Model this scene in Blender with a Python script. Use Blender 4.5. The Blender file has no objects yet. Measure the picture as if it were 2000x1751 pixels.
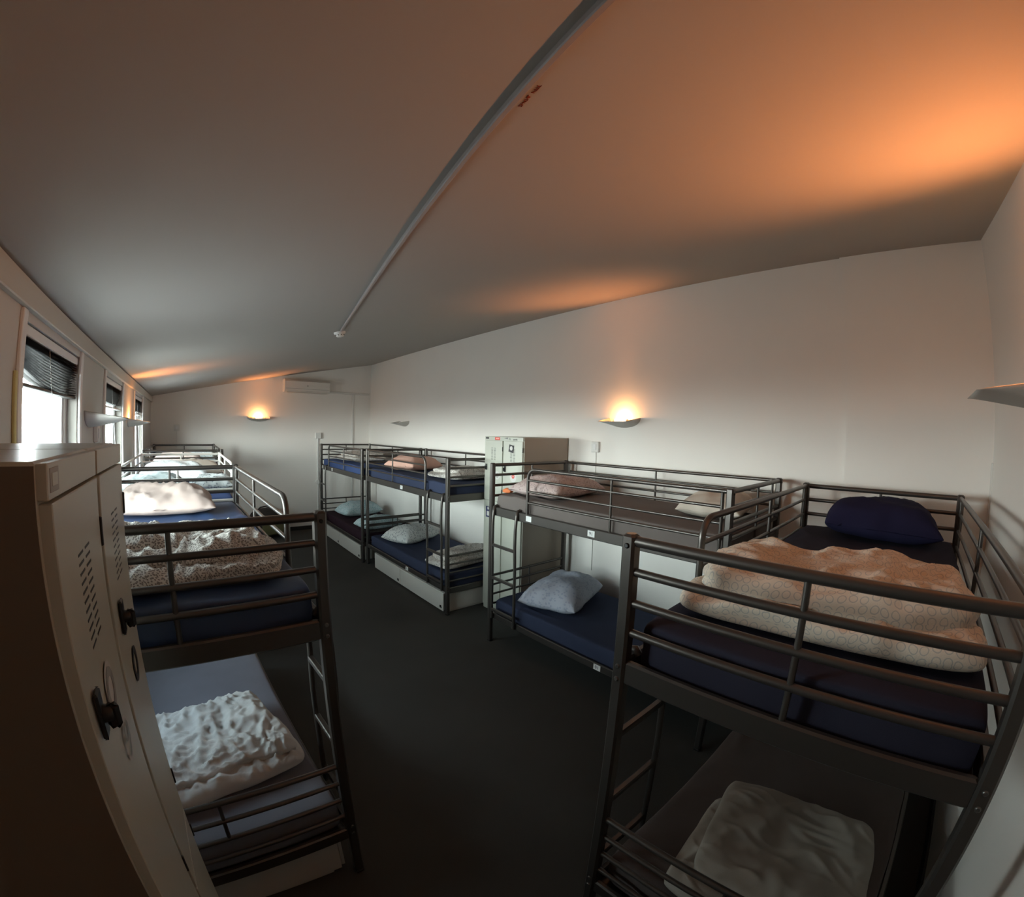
import bpy, math, random
from mathutils import Vector, Matrix, noise

S = bpy.context.scene
COL = S.collection
PI = math.pi

# ------------------------------------------------------------------ camera
HC = 1.843
cd = bpy.data.cameras.new('camera')
cam = bpy.data.objects.new('camera', cd)
COL.objects.link(cam)
cd.type = 'PANO'
cd.panorama_type = 'FISHEYE_LENS_POLYNOMIAL'
cd.sensor_fit = 'HORIZONTAL'
cd.sensor_width = 20.0
cd.sensor_height = 17.51
cd.fisheye_fov = math.radians(240)
cd.fisheye_polynomial_k0 = 0.0
cd.fisheye_polynomial_k1 = -1.17629409e-01
cd.fisheye_polynomial_k2 = 2.97133266e-04
cd.fisheye_polynomial_k3 = 1.32090673e-04
cd.fisheye_polynomial_k4 = -4.69559705e-06
cd.clip_start = 0.01
cr = Vector((0.76022116, -0.64924568, 0.02332032))
cu = Vector((0.0061552, 0.04309235, 0.99905213))
cf = Vector((0.64963521, 0.75935703, -0.03675595))
cam.matrix_world = Matrix(((cr.x, cu.x, -cf.x, 0), (cr.y, cu.y, -cf.y, 0), (cr.z, cu.z, -cf.z, HC), (0, 0, 0, 1)))
S.camera = cam

# ------------------------------------------------------------------ world, daylight, exposure
w = bpy.data.worlds.new('sky')
S.world = w
w.use_nodes = True
bg = w.node_tree.nodes['Background']
wt = w.node_tree                      # hazy sky, horizon band brightened and zenith dimmed to light the walls; duller ground
_tc = wt.nodes.new('ShaderNodeTexCoord'); _sx = wt.nodes.new('ShaderNodeSeparateXYZ'); _rp = wt.nodes.new('ShaderNodeValToRGB')
_mr = wt.nodes.new('ShaderNodeMapRange'); _mr.inputs['From Min'].default_value = -1; _mr.inputs['From Max'].default_value = 1
wt.links.new(_tc.outputs['Generated'], _sx.inputs[0]); wt.links.new(_sx.outputs['Z'], _mr.inputs['Value']); wt.links.new(_mr.outputs[0], _rp.inputs[0])
_rp.color_ramp.elements[0].position = .455; _rp.color_ramp.elements[0].color = (.105, .11, .11, 1)
_rp.color_ramp.elements[1].position = .53; _rp.color_ramp.elements[1].color = (.96, .99, .96, 1)
wt.links.new(_rp.outputs[0], bg.inputs[0])
bg.inputs[1].default_value = 88.0
_e = _rp.color_ramp.elements.new(.58); _e.color = (.78, .85, .84, 1)
_e = _rp.color_ramp.elements.new(.66); _e.color = (.34, .38, .39, 1)
_e = _rp.color_ramp.elements.new(.85); _e.color = (.13, .155, .175, 1)
S.view_settings.view_transform = 'Standard'
S.view_settings.look = 'None'
S.view_settings.gamma = 1.0
S.view_settings.use_curve_mapping = False
S.view_settings.exposure = 0.0
S.cycles.max_bounces = 10
S.cycles.diffuse_bounces = 6
S.cycles.transparent_max_bounces = 12
S.cycles.sample_clamp_indirect = 6.0
S.cycles.use_denoising = True

# room numbers
WX, RX, FY, EY = -0.6, 3.28, 8.10, -0.47
SL = (3.09 - 2.32) / (RX - WX)
def cz(x): return 2.325 + (x - WX) * SL
WIN = [(1.80, 2.76), (3.62, 4.58), (5.62, 6.58)]
WZ0, WZ1 = 0.95, 2.20

for i, (a, b) in enumerate(WIN):      # portals: they only steer sampling of the sky through the openings
    l = bpy.data.lights.new('window_portal', 'AREA')
    l.shape = 'RECTANGLE'; l.size = WZ1 - WZ0; l.size_y = b - a
    l.cycles.is_portal = True
    o = bpy.data.objects.new('window_portal', l)
    o.location = (WX - 0.27, (a + b) / 2, (WZ0 + WZ1) / 2)
    o.rotation_euler = (0, -PI / 2, 0)
    COL.objects.link(o)

# ------------------------------------------------------------------ helpers
def sR(c):
    return tuple(((v / 255) / 12.92 if v / 255 <= .04045 else ((v / 255 + .055) / 1.055) ** 2.4) for v in c) + (1,)

def mat(name, col, rough=.6, metal=0., bump=None, var=None, spec=.5, emis=None, sheen=0):
    m = bpy.data.materials.new(name); m.use_nodes = True
    nt = m.node_tree; p = nt.nodes['Principled BSDF']
    c = col if len(col) == 4 else tuple(col) + (1,)
    p.inputs['Base Color'].default_value = c
    p.inputs['Roughness'].default_value = rough
    p.inputs['Metallic'].default_value = metal
    p.inputs['Specular IOR Level'].default_value = spec
    if sheen: p.inputs['Sheen Weight'].default_value = sheen
    tc = nt.nodes.new('ShaderNodeTexCoord')
    if var:                                  # (scale, amount) soft colour mottling
        n = nt.nodes.new('ShaderNodeTexNoise'); n.inputs['Scale'].default_value = var[0]; n.inputs['Detail'].default_value = 4
        mx = nt.nodes.new('ShaderNodeMix'); mx.data_type = 'RGBA'
        k = var[1]
        mx.inputs[6].default_value = tuple(v * (1 - k) for v in c[:3]) + (1,)
        mx.inputs[7].default_value = tuple(min(1, v * (1 + k)) for v in c[:3]) + (1,)
        nt.links.new(tc.outputs['Object'], n.inputs['Vector'])
        nt.links.new(n.outputs['Fac'], mx.inputs[0]); nt.links.new(mx.outputs[2], p.inputs['Base Color'])
    if bump:                                 # (scale, strength, distance)
        n2 = nt.nodes.new('ShaderNodeTexNoise'); n2.inputs['Scale'].default_value = bump[0]; n2.inputs['Detail'].default_value = 5
        bp = nt.nodes.new('ShaderNodeBump'); bp.inputs['Strength'].default_value = bump[1]; bp.inputs['Distance'].default_value = bump[2]
        nt.links.new(tc.outputs['Object'], n2.inputs['Vector'])
        nt.links.new(n2.outputs['Fac'], bp.inputs['Height']); nt.links.new(bp.outputs['Normal'], p.inputs['Normal'])
    if emis:
        p.inputs['Emission Color'].default_value = emis[0] + (1,)
        p.inputs['Emission Strength'].default_value = emis[1]
    return m

def fabric(name, base, ink=None, kind=None, scale=20, width=.06, sheen=0):
    """cloth, optionally with a printed pattern: rings, specks or leaves"""
    m = mat(name, base, .9, bump=(260, .25, .0015), spec=.15, sheen=sheen)
    nt = m.node_tree; p = nt.nodes['Principled BSDF']
    tc = [n for n in nt.nodes if n.type == 'TEX_COORD'][0]
    mx = nt.nodes.new('ShaderNodeMix'); mx.data_type = 'RGBA'
    mx.inputs[6].default_value = p.inputs['Base Color'].default_value[:]
    if not ink:
        n = nt.nodes.new('ShaderNodeTexNoise'); n.inputs['Scale'].default_value = 6; n.inputs['Detail'].default_value = 3
        mx.inputs[7].default_value = tuple(v * .8 for v in p.inputs['Base Color'].default_value[:3]) + (1,)
        nt.links.new(tc.outputs['Object'], n.inputs['Vector']); nt.links.new(n.outputs['Fac'], mx.inputs[0])
        nt.links.new(mx.outputs[2], p.inputs['Base Color'])
        return m
    mx.inputs[7].default_value = tuple(ink) + (1,) if len(ink) == 3 else ink
    v = nt.nodes.new('ShaderNodeTexVoronoi'); v.inputs['Scale'].default_value = scale; v.voronoi_dimensions = '2D'
    mp = nt.nodes.new('ShaderNodeMapping'); mp.inputs['Scale'].default_value = (1, 1, 1)
    nt.links.new(tc.outputs['UV'], mp.inputs['Vector']); nt.links.new(mp.outputs[0], v.inputs['Vector'])
    def mth(op, a, b):
        q = nt.nodes.new('ShaderNodeMath'); q.operation = op
        for i, z in enumerate((a, b)):
            if isinstance(z, (int, float)): q.inputs[i].default_value = z
            elif z is not None: nt.links.new(z, q.inputs[i])
        return q.outputs[0]
    if kind == 'rings':
        v.inputs['Randomness'].default_value = .22
        f = mth('LESS_THAN', mth('ABSOLUTE', mth('SUBTRACT', v.outputs['Distance'], .36), None), width)
    elif kind == 'specks':
        f = mth('LESS_THAN', v.outputs['Distance'], width)
    else:
        v.inputs['Randomness'].default_value = 1
        n = nt.nodes.new('ShaderNodeTexNoise'); n.inputs['Scale'].default_value = scale * .5
        nt.links.new(tc.outputs['Object'], n.inputs['Vector'])
        f = mth('MULTIPLY', mth('LESS_THAN', v.outputs['Distance'], width), mth('GREATER_THAN', n.outputs['Fac'], .45))
    f = mth('MULTIPLY', f, .8)
    nt.links.new(f, mx.inputs[0]); nt.links.new(mx.outputs[2], p.inputs['Base Color'])
    return m

def cloth_uv(q, base, vs, nx, ny, shift):
    W = nx + 1
    P = [Vector(v) for v in vs]
    mid = ny // 2; midx = nx // 2
    U = [0.0] * len(P); V = [0.0] * len(P)
    for j in range(ny + 1):
        r = j * W; U[r + midx] = P[r + midx].x
        for i in range(midx + 1, W): U[r + i] = U[r + i - 1] + (P[r + i] - P[r + i - 1]).length
        for i in range(midx - 1, -1, -1): U[r + i] = U[r + i + 1] - (P[r + i] - P[r + i + 1]).length
    for i in range(W):
        V[mid * W + i] = P[mid * W + i].y
        for j in range(mid + 1, ny + 1): V[j * W + i] = V[(j - 1) * W + i] + (P[j * W + i] - P[(j - 1) * W + i]).length
        for j in range(mid - 1, -1, -1): V[j * W + i] = V[(j + 1) * W + i] - (P[j * W + i] - P[(j + 1) * W + i]).length
    for k in range(len(P)): q.uv[base + k] = (U[k] + shift, V[k] + shift * .37)

class G:
    """plain geometry collector"""
    def __init__(s): s.v = []; s.f = []; s.sm = []; s.uv = {}
    def add(s, vs, fs, smooth=False):
        n = len(s.v); s.v += [tuple(q) for q in vs]; s.f += [tuple(i + n for i in f) for f in fs]; s.sm += [smooth] * len(fs)
        return s
    def box(s, x0, x1, y0, y1, z0, z1):
        if x0 > x1: x0, x1 = x1, x0
        if y0 > y1: y0, y1 = y1, y0
        vs = [(x, y, z) for z in (z0, z1) for y in (y0, y1) for x in (x0, x1)]
        return s.add(vs, [(0, 2, 3, 1), (4, 5, 7, 6), (0, 1, 5, 4), (2, 6, 7, 3), (0, 4, 6, 2), (1, 3, 7, 5)])
    def rbox(s, x0, x1, y0, y1, z0, z1, r=.005):
        """box with all edges chamfered"""
        if x0 > x1: x0, x1 = x1, x0
        if y0 > y1: y0, y1 = y1, y0
        r = min(r, (x1 - x0) * .45, (y1 - y0) * .45, (z1 - z0) * .45)
        rings = []
        for z, d in ((z0, r), (z0 + r, 0), (z1 - r, 0), (z1, r)):
            a0, a1, b0, b1 = x0 + d, x1 - d, y0 + d, y1 - d
            rings.append([(a0 + r, b0, z), (a1 - r, b0, z), (a1, b0 + r, z), (a1, b1 - r, z), (a1 - r, b1, z), (a0 + r, b1, z), (a0, b1 - r, z), (a0, b0 + r, z)])
        vs = [p for q in rings for p in q]; fs = [tuple(range(7, -1, -1)), tuple(range(24, 32))]
        for k in range(3):
            for i in range(8):
                j = (i + 1) % 8; fs.append((k * 8 + i, k * 8 + j, k * 8 + 8 + j, k * 8 + 8 + i))
        return s.add(vs, fs)
    def tube(s, pts, r, seg=10):
        pts = [Vector(p) for p in pts]; n = len(pts); vs = []; up = None
        for i, p in enumerate(pts):
            d = (pts[min(i + 1, n - 1)] - pts[max(i - 1, 0)]).normalized()
            if up is None:
                up = Vector((0, 0, 1)) if abs(d.z) < .9 else Vector((1, 0, 0))
            a = d.cross(up).normalized(); up = a.cross(d).normalized()
            for k in range(seg):
                t = 2 * PI * k / seg
                vs.append(p + r * (math.cos(t) * a + math.sin(t) * up))
        fs = []
        for i in range(n - 1):
            for k in range(seg):
                j = (k + 1) % seg
                fs.append((i * seg + k, i * seg + j, (i + 1) * seg + j, (i + 1) * seg + k))
        s.add(vs, fs, True)
        s.add(vs[:seg], [tuple(range(seg))]); s.add(vs[-seg:], [tuple(range(seg - 1, -1, -1))])
        return s
    def lathe(s, prof, c=(0, 0, 0), axis='z', seg=24):
        vs = []; fs = []
        for (r, h) in prof:
            for k in range(seg):
                t = 2 * PI * k / seg; a, b = r * math.cos(t), r * math.sin(t)
                q = {'z': (a, b, h), 'x': (h, a, b), 'y': (a, h, b)}[axis]
                vs.append((q[0] + c[0], q[1] + c[1], q[2] + c[2]))
        m = len(prof)
        for i in range(m - 1):
            for k in range(seg):
                j = (k + 1) % seg; fs.append((i * seg + k, i * seg + j, (i + 1) * seg + j, (i + 1) * seg + k))
        s.add(vs, fs, True)
        s.add(vs[:seg], [tuple(range(seg - 1, -1, -1))]); s.add(vs[-seg:], [tuple(range(seg))])
        return s
    def mesh(s, name, m, mats=None):
        me = bpy.data.meshes.new(name); me.from_pydata(s.v, [], s.f)
        me.polygons.foreach_set('use_smooth', s.sm)
        me.materials.append(m); me.update()
        if s.uv:
            lay = me.uv_layers.new(name='cloth').data
            for li, l in enumerate(me.loops): lay[li].uv = s.uv.get(l.vertex_index, (0, 0))
        return me

def norm(me):
    import bmesh
    b = bmesh.new(); b.from_mesh(me); bmesh.ops.recalc_face_normals(b, faces=b.faces); b.to_mesh(me); b.free()
    return me

def link(name, me, parent=None):
    o = bpy.data.objects.new(name, me); COL.objects.link(o)
    if parent: o.parent = parent
    return o
def obj(name, g, m, parent=None, label=None):
    o = link(name, norm(g.mesh(name, m)), parent)
    if label: o['label'] = label
    return o
def tag(o, label, cat, group=None):
    o['label'] = label; o['category'] = cat
    if group: o['group'] = group
    return o
def thing(name, label, cat, loc=(0, 0, 0), rz=0, group=None):
    o = bpy.data.objects.new(name, None); COL.objects.link(o); o.empty_display_size = .1
    o.location = loc; o.rotation_euler = (0, 0, rz)
    return tag(o, label, cat, group)
def struct(name, g, m, parent=None):
    o = obj(name, g, m, parent)
    if not parent: o['kind'] = 'structure'
    return o
def text(s, size, m, name, parent, mtx, depth=.0006):
    cu = bpy.data.curves.new('t', 'FONT'); cu.body = s; cu.size = size; cu.extrude = depth; cu.align_x = 'CENTER'; cu.align_y = 'CENTER'
    t = bpy.data.objects.new('t', cu); COL.objects.link(t)
    bpy.context.view_layer.update()
    me = bpy.data.meshes.new_from_object(t.evaluated_get(bpy.context.evaluated_depsgraph_get()))
    bpy.data.objects.remove(t)
    me.transform(mtx); me.materials.clear(); me.materials.append(m)
    return link(name, me, parent)

# ------------------------------------------------------------------ materials
M = {}
M['wall'] = mat('wall_paint', (.82, .79, .745), .75, bump=(14, .12, .004), var=(1.7, .035), spec=.25)
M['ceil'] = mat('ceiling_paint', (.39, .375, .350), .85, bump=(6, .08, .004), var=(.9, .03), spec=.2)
M['trim'] = mat('trim_paint', (.50, .485, .43), .5)
M['white'] = mat('white_paint', (.72, .72, .71), .35, var=(5, .03))
M['plastic'] = mat('white_plastic', (.70, .69, .66), .35)
M['dark_skirt'] = mat('dark_skirting', (.012, .012, .013), .6)
M['wood_y'] = mat('yellowed_wood', (.55, .50, .22), .6)
M['steel'] = mat('bunk_steel', (.105, .095, .088), .36, metal=.75, bump=(400, .05, .0005))
M['steel_w'] = mat('white_bunk_steel', (.75, .74, .70), .4)
M['black'] = mat('black_plastic', (.010, .010, .011), .35)
M['bolt'] = mat('bolt_steel', (.16, .155, .15), .4, metal=.9)
M['bolt_b'] = mat('bolt_black', (.006, .006, .006), .45)
M['locker'] = mat('locker_enamel', (.45, .46, .40), .33, var=(3, .05), bump=(120, .04, .0008))
M['locker_b'] = mat('locker_brown', (.36, .30, .24), .45, var=(3, .05))
M['locker_d'] = mat('locker_dark_side', (.13, .10, .075), .5, var=(3, .05))
M['jamb'] = mat('jamb_paint', (.20, .185, .165), .6)
M['chest'] = mat('chest_board', (.55, .54, .50), .5, var=(4, .04))
M['ac'] = mat('air_conditioner_plastic', (.70, .67, .62), .35)
M['slat'] = mat('blind_slat', (.045, .040, .036), .5)
M['tagp'] = mat('tag_paper', (.75, .76, .75), .6)
M['ink'] = mat('black_ink', (.03, .03, .035), .6)
M['grey_ink'] = mat('grey_ink', (.20, .20, .20), .6)
M['red'] = mat('red_label', (.62, .06, .045), .5)
M['red_ink'] = mat('red_marker', (.22, .030, .012), .7)
M['blue_st'] = mat('navy_sticker', (.02, .025, .09), .4)
M['st_w'] = mat('pale_sticker', (.55, .54, .52), .5)
M['st_g'] = mat('faded_sticker', (.30, .29, .27), .5)
M['sconce'] = mat('sconce_ceramic', (.46, .45, .42), .55)
M['bag'] = mat('dark_bag', (.03, .024, .022), .7, bump=(30, .6, .01))
M['bag_g'] = mat('olive_bag', (.12, .11, .045), .8, bump=(30, .6, .01))
M['carpet'] = mat('carpet', (.066, .066, .062), .95, bump=(420, .7, .004), var=(2.2, .16), spec=.1)
M['orange'] = mat('orange_cloth', (.75, .22, .08), .9)
gl = bpy.data.materials.new('window_glass'); gl.use_nodes = True
nt = gl.node_tree; nt.nodes.clear()
o_ = nt.nodes.new('ShaderNodeOutputMaterial'); mx_ = nt.nodes.new('ShaderNodeMixShader'); tr_ = nt.nodes.new('ShaderNodeBsdfTransparent'); gs_ = nt.nodes.new('ShaderNodeBsdfGlossy')
tr_.inputs[0].default_value = (.93, .97, .97, 1); gs_.inputs['Roughness'].default_value = .02; mx_.inputs[0].default_value = .06
nt.links.new(tr_.outputs[0], mx_.inputs[1]); nt.links.new(gs_.outputs[0], mx_.inputs[2]); nt.links.new(mx_.outputs[0], o_.inputs[0])
M['glass'] = gl
M['bulb'] = mat('lit_halogen', (1, .8, .5), .5, emis=((1, .62, .26), 60))
M['bulb_off'] = mat('unlit_halogen', (.6, .58, .55), .3)

# cloths
M['s_blue'] = fabric('sheet_blue', (.042, .068, .165))
M['s_bluel'] = fabric('sheet_bright_blue', (.026, .056, .14))
_p = M['s_bluel'].node_tree.nodes['Principled BSDF']; _p.inputs['Roughness'].default_value = .5; _p.inputs['Specular IOR Level'].default_value = .7
M['s_navy'] = fabric('sheet_navy', (.034, .043, .080))
M['s_navyp'] = fabric('sheet_dark_navy', (.028, .027, .045))
M['s_grey'] = fabric('sheet_taupe', (.165, .140, .130))
M['s_brown'] = fabric('sheet_brown_grey', (.115, .095, .090))
M['s_maroon'] = fabric('sheet_maroon', (.030, .014, .022))
M['s_bluegrey'] = fabric('sheet_blue_grey', (.20, .205, .245))
M['p_pink'] = fabric('case_pink', (.56, .44, .39))
M['p_peach'] = fabric('case_peach', (.66, .40, .32))
M['p_navy'] = fabric('case_navy', (.016, .016, .048))
M['p_cream'] = fabric('case_cream', (.66, .60, .52))
M['p_white'] = fabric('case_white', (.62, .64, .64), (.36, .42, .44), 'leaves', 30, .22)
M['p_grey'] = fabric('case_grey', (.30, .33, .32), (.20, .22, .21), 'leaves', 24, .3)
M['p_bluegrey'] = fabric('case_blue_grey', (.40, .43, .50), (.30, .33, .42), 'leaves', 34, .3)
M['p_teal'] = fabric('case_teal_print', (.46, .56, .58), (.20, .38, .42), 'leaves', 40, .3)
M['p_rose'] = fabric('case_rose_print', (.50, .40, .38), (.30, .22, .22), 'leaves', 55, .3)
M['p_floral'] = fabric('case_grey_print', (.55, .57, .56), (.20, .22, .24), 'leaves', 36, .28)
M['d_rings'] = fabric('duvet_rings', (.60, .52, .43), (.36, .35, .33), 'rings', 36, .05)
M['d_specks'] = fabric('duvet_specks', (.62, .59, .54), (.13, .11, .10), 'specks', 115, .36)
M['d_floral'] = fabric('duvet_floral', (.56, .53, .49), (.25, .22, .20), 'leaves', 60, .35)
M['d_white'] = fabric('duvet_white', (.66, .66, .65))
M['d_greige'] = fabric('duvet_greige', (.36, .33, .29))

# ------------------------------------------------------------------ room shell
TH = .25
g = G(); g.box(WX - TH, RX + TH, EY - TH, FY + TH, -.12, 0)
struct('floor', g, M['carpet'])
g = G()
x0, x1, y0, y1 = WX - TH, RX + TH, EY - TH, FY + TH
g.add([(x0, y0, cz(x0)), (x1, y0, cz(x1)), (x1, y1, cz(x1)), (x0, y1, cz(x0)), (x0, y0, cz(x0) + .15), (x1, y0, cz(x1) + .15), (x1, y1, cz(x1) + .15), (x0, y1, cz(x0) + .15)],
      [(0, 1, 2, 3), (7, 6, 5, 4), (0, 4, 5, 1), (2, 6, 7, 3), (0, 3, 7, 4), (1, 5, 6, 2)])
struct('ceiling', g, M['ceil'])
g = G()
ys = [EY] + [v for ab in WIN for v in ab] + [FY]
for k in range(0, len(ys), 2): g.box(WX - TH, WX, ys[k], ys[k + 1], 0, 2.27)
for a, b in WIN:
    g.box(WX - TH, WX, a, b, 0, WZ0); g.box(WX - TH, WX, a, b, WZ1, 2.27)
struct('wall_left', g, mat('window_wall_paint', (.56, .55, .52), .75, bump=(14, .12, .004), var=(1.7, .035), spec=.25))  # same wall paint, darkened so the window side's shade sits in its colour
def wedge(x0, x1, y0, y1):
    q = G()
    q.add([(x0, y0, 0), (x1, y0, 0), (x1, y1, 0), (x0, y1, 0), (x0, y0, cz(x0)), (x1, y0, cz(x1)), (x1, y1, cz(x1)), (x0, y1, cz(x0))],
          [(3, 2, 1, 0), (4, 5, 6, 7), (0, 1, 5, 4), (2, 3, 7, 6), (0, 4, 7, 3), (1, 2, 6, 5)])
    return q
struct('wall_back', wedge(WX - TH, RX + TH, FY, FY + TH), M['wall'])
struct('wall_front', wedge(WX - TH, RX + TH, EY - TH, EY), M['wall'])
struct('wall_right', wedge(RX, RX + TH, EY, FY), M['wall'])
# shallow pier that steps out of the long wall near the corner
struct('trim_1', wedge(RX - .034, RX, EY, .452), M['wall'])
# fascia board under the ceiling along the window wall
g = G(); g.rbox(WX - .001, WX + .028, EY, FY, 2.232, 2.318, .004); struct('trim_2', g, M['trim'])
g = G(); g.box(WX, WX + .012, EY, FY, 0, .07); struct('baseboard_left', g, M['dark_skirt'])
g = G(); g.box(RX - .012, RX, .452, FY, 0, .07); struct('baseboard_right', g, M['dark_skirt'])
g = G(); g.box(WX + .012, RX - .012, FY - .012, FY, 0, .07); struct('baseboard_back', g, M['dark_skirt'])
g = G(); g.box(WX + .012, RX - .034, EY, EY + .012, 0, .07); struct('baseboard_front', g, M['dark_skirt'])

# windows
for i, (a, b) in enumerate(WIN):
    fx0, fx1 = WX - .115, WX - .055
    w_ = G()
    f = .055
    w_.rbox(fx0, fx1, a, a + f, WZ0, WZ1, .006).rbox(fx0, fx1, b - f, b, WZ0, WZ1, .006)
    w_.rbox(fx0, fx1, a + f, b - f, WZ1 - f, WZ1, .006).rbox(fx0, fx1, a + f, b - f, WZ0, WZ0 + f, .006)
    wo = struct('window_%d' % (i + 1), w_, M['white'])
    s_ = G(); q = .035
    s_.rbox(fx0 + .012, fx1 - .008, a + f, a + f + q, WZ0 + f, WZ1 - f, .004).rbox(fx0 + .012, fx1 - .008, b - f - q, b - f, WZ0 + f, WZ1 - f, .004)
    s_.rbox(fx0 + .012, fx1 - .008, a + f + q, b - f - q, WZ0 + f, WZ0 + f + q, .004).rbox(fx0 + .012, fx1 - .008, a + f + q, b - f - q, WZ1 - f - q, WZ1 - f, .004)
    obj('sash', s_, M['white'], wo)
    obj('pane', G().box(fx0 + .026, fx0 + .032, a + f + q, b - f - q, WZ0 + f + q, WZ1 - f - q), M['glass'], wo)
    obj('sill', G().rbox(WX - .056, WX + .03, a - .03, b + .03, WZ0 - .025, WZ0 + .003, .004), M['white'], wo)
    for (j0, j1) in ((a, a + .010), (b - .010, b)):
        obj('jamb', G().box(WX - .054, WX - .001, j0, j1, WZ0 + .004, WZ1 - .002), M['jamb'], wo, 'grey-brown jamb board')
    c_ = G().rbox(WX, WX + .014, a - .05, a, WZ0 - .02, WZ1 + .03, .003)
    obj('casing', c_, M['white'], wo)
    obj('casing', G().rbox(WX, WX + .014, b, b + .05, WZ0 - .02, WZ1 + .03, .003), M['white'], wo)
    if i == 0:
        obj('batten', G().rbox(WX, WX + .012, a - .075, a - .051, WZ0, 2.02, .003), M['wood_y'], wo, 'narrow yellowed wooden batten')
    # raised venetian blind
    names = ['dark slatted blind pulled up crookedly at the nearest window, white headrail above',
             'dark slatted blind pulled up at the middle window between the two wall lamps',
             'dark slatted blind pulled up at the farthest window near the end wall']
    t = thing('window_blind', names[i], 'blind', (WX - .026, (a + b) / 2, WZ1), 0, 'raised window blinds')
    hw = (b - a) / 2 - .02
    obj('headrail', G().rbox(-.022, .022, -hw, hw, -.045, -.006, .004), M['white'], t, 'white headrail')
    rnd = random.Random(i)
    for k in range(14):
        z = -.052 - k * .0095; sag = .0015 * k if i == 0 else .0004 * k
        q = G(); n = 8; vs = []; fs = []
        for j in range(n + 1):
            u = -1 + 2 * j / n; zz = z - sag * (1 - u * u) * 1.5 - (sag * u * 1.2 if i == 0 else 0)
            dx = rnd.uniform(-.002, .002)
            for (xx, dz) in ((-.024 + dx, -.0012), (0, .003), (.024 + dx, -.0012)):
                vs.append((xx, u * hw * .99, zz + dz))
        for j in range(n):
            for c in range(2):
                fs.append((j * 3 + c, j * 3 + c + 1, j * 3 + 4 + c, j * 3 + 3 + c))
        m0 = len(vs); vs += [(x, y, z - .0022) for x, y, z in vs]
        fs2 = [tuple(m0 + v for v in reversed(ff)) for ff in fs]
        q.add(vs, fs + fs2)
        obj('slat', q, M['slat'], t)
    q = G().rbox(-.02, .02, -hw, hw, -.052 - 14 * .0095 - .035, -.052 - 14 * .0095 - .022, .003)
    obj('bottom_rail', q, M['slat'] if i == 0 else M['white'], t)
    obj('pull_cord', G().tube([(.02, -hw * .2, -.05), (.03, hw * .1, -.45), (.03, hw * .45, -.8), (.025, hw * .5, -1.0)], .0013, 5), M['white'], t)

# ------------------------------------------------------------------ bunk beds
LAD = .42            # width of the ladder gap
RZ = [1.566, 1.482, 1.394, 1.308]
LZ = [.612, .527, .440, .352]
cache = {}
def part(parent, name, key, build, m, label=None, sub=None):
    k = (name, key, m.name)
    if k not in cache:
        cache[k] = norm(build(G()).mesh(name, m))
    o = link(name, cache[k], sub or parent)
    if label: o['label'] = label
    return o

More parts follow.
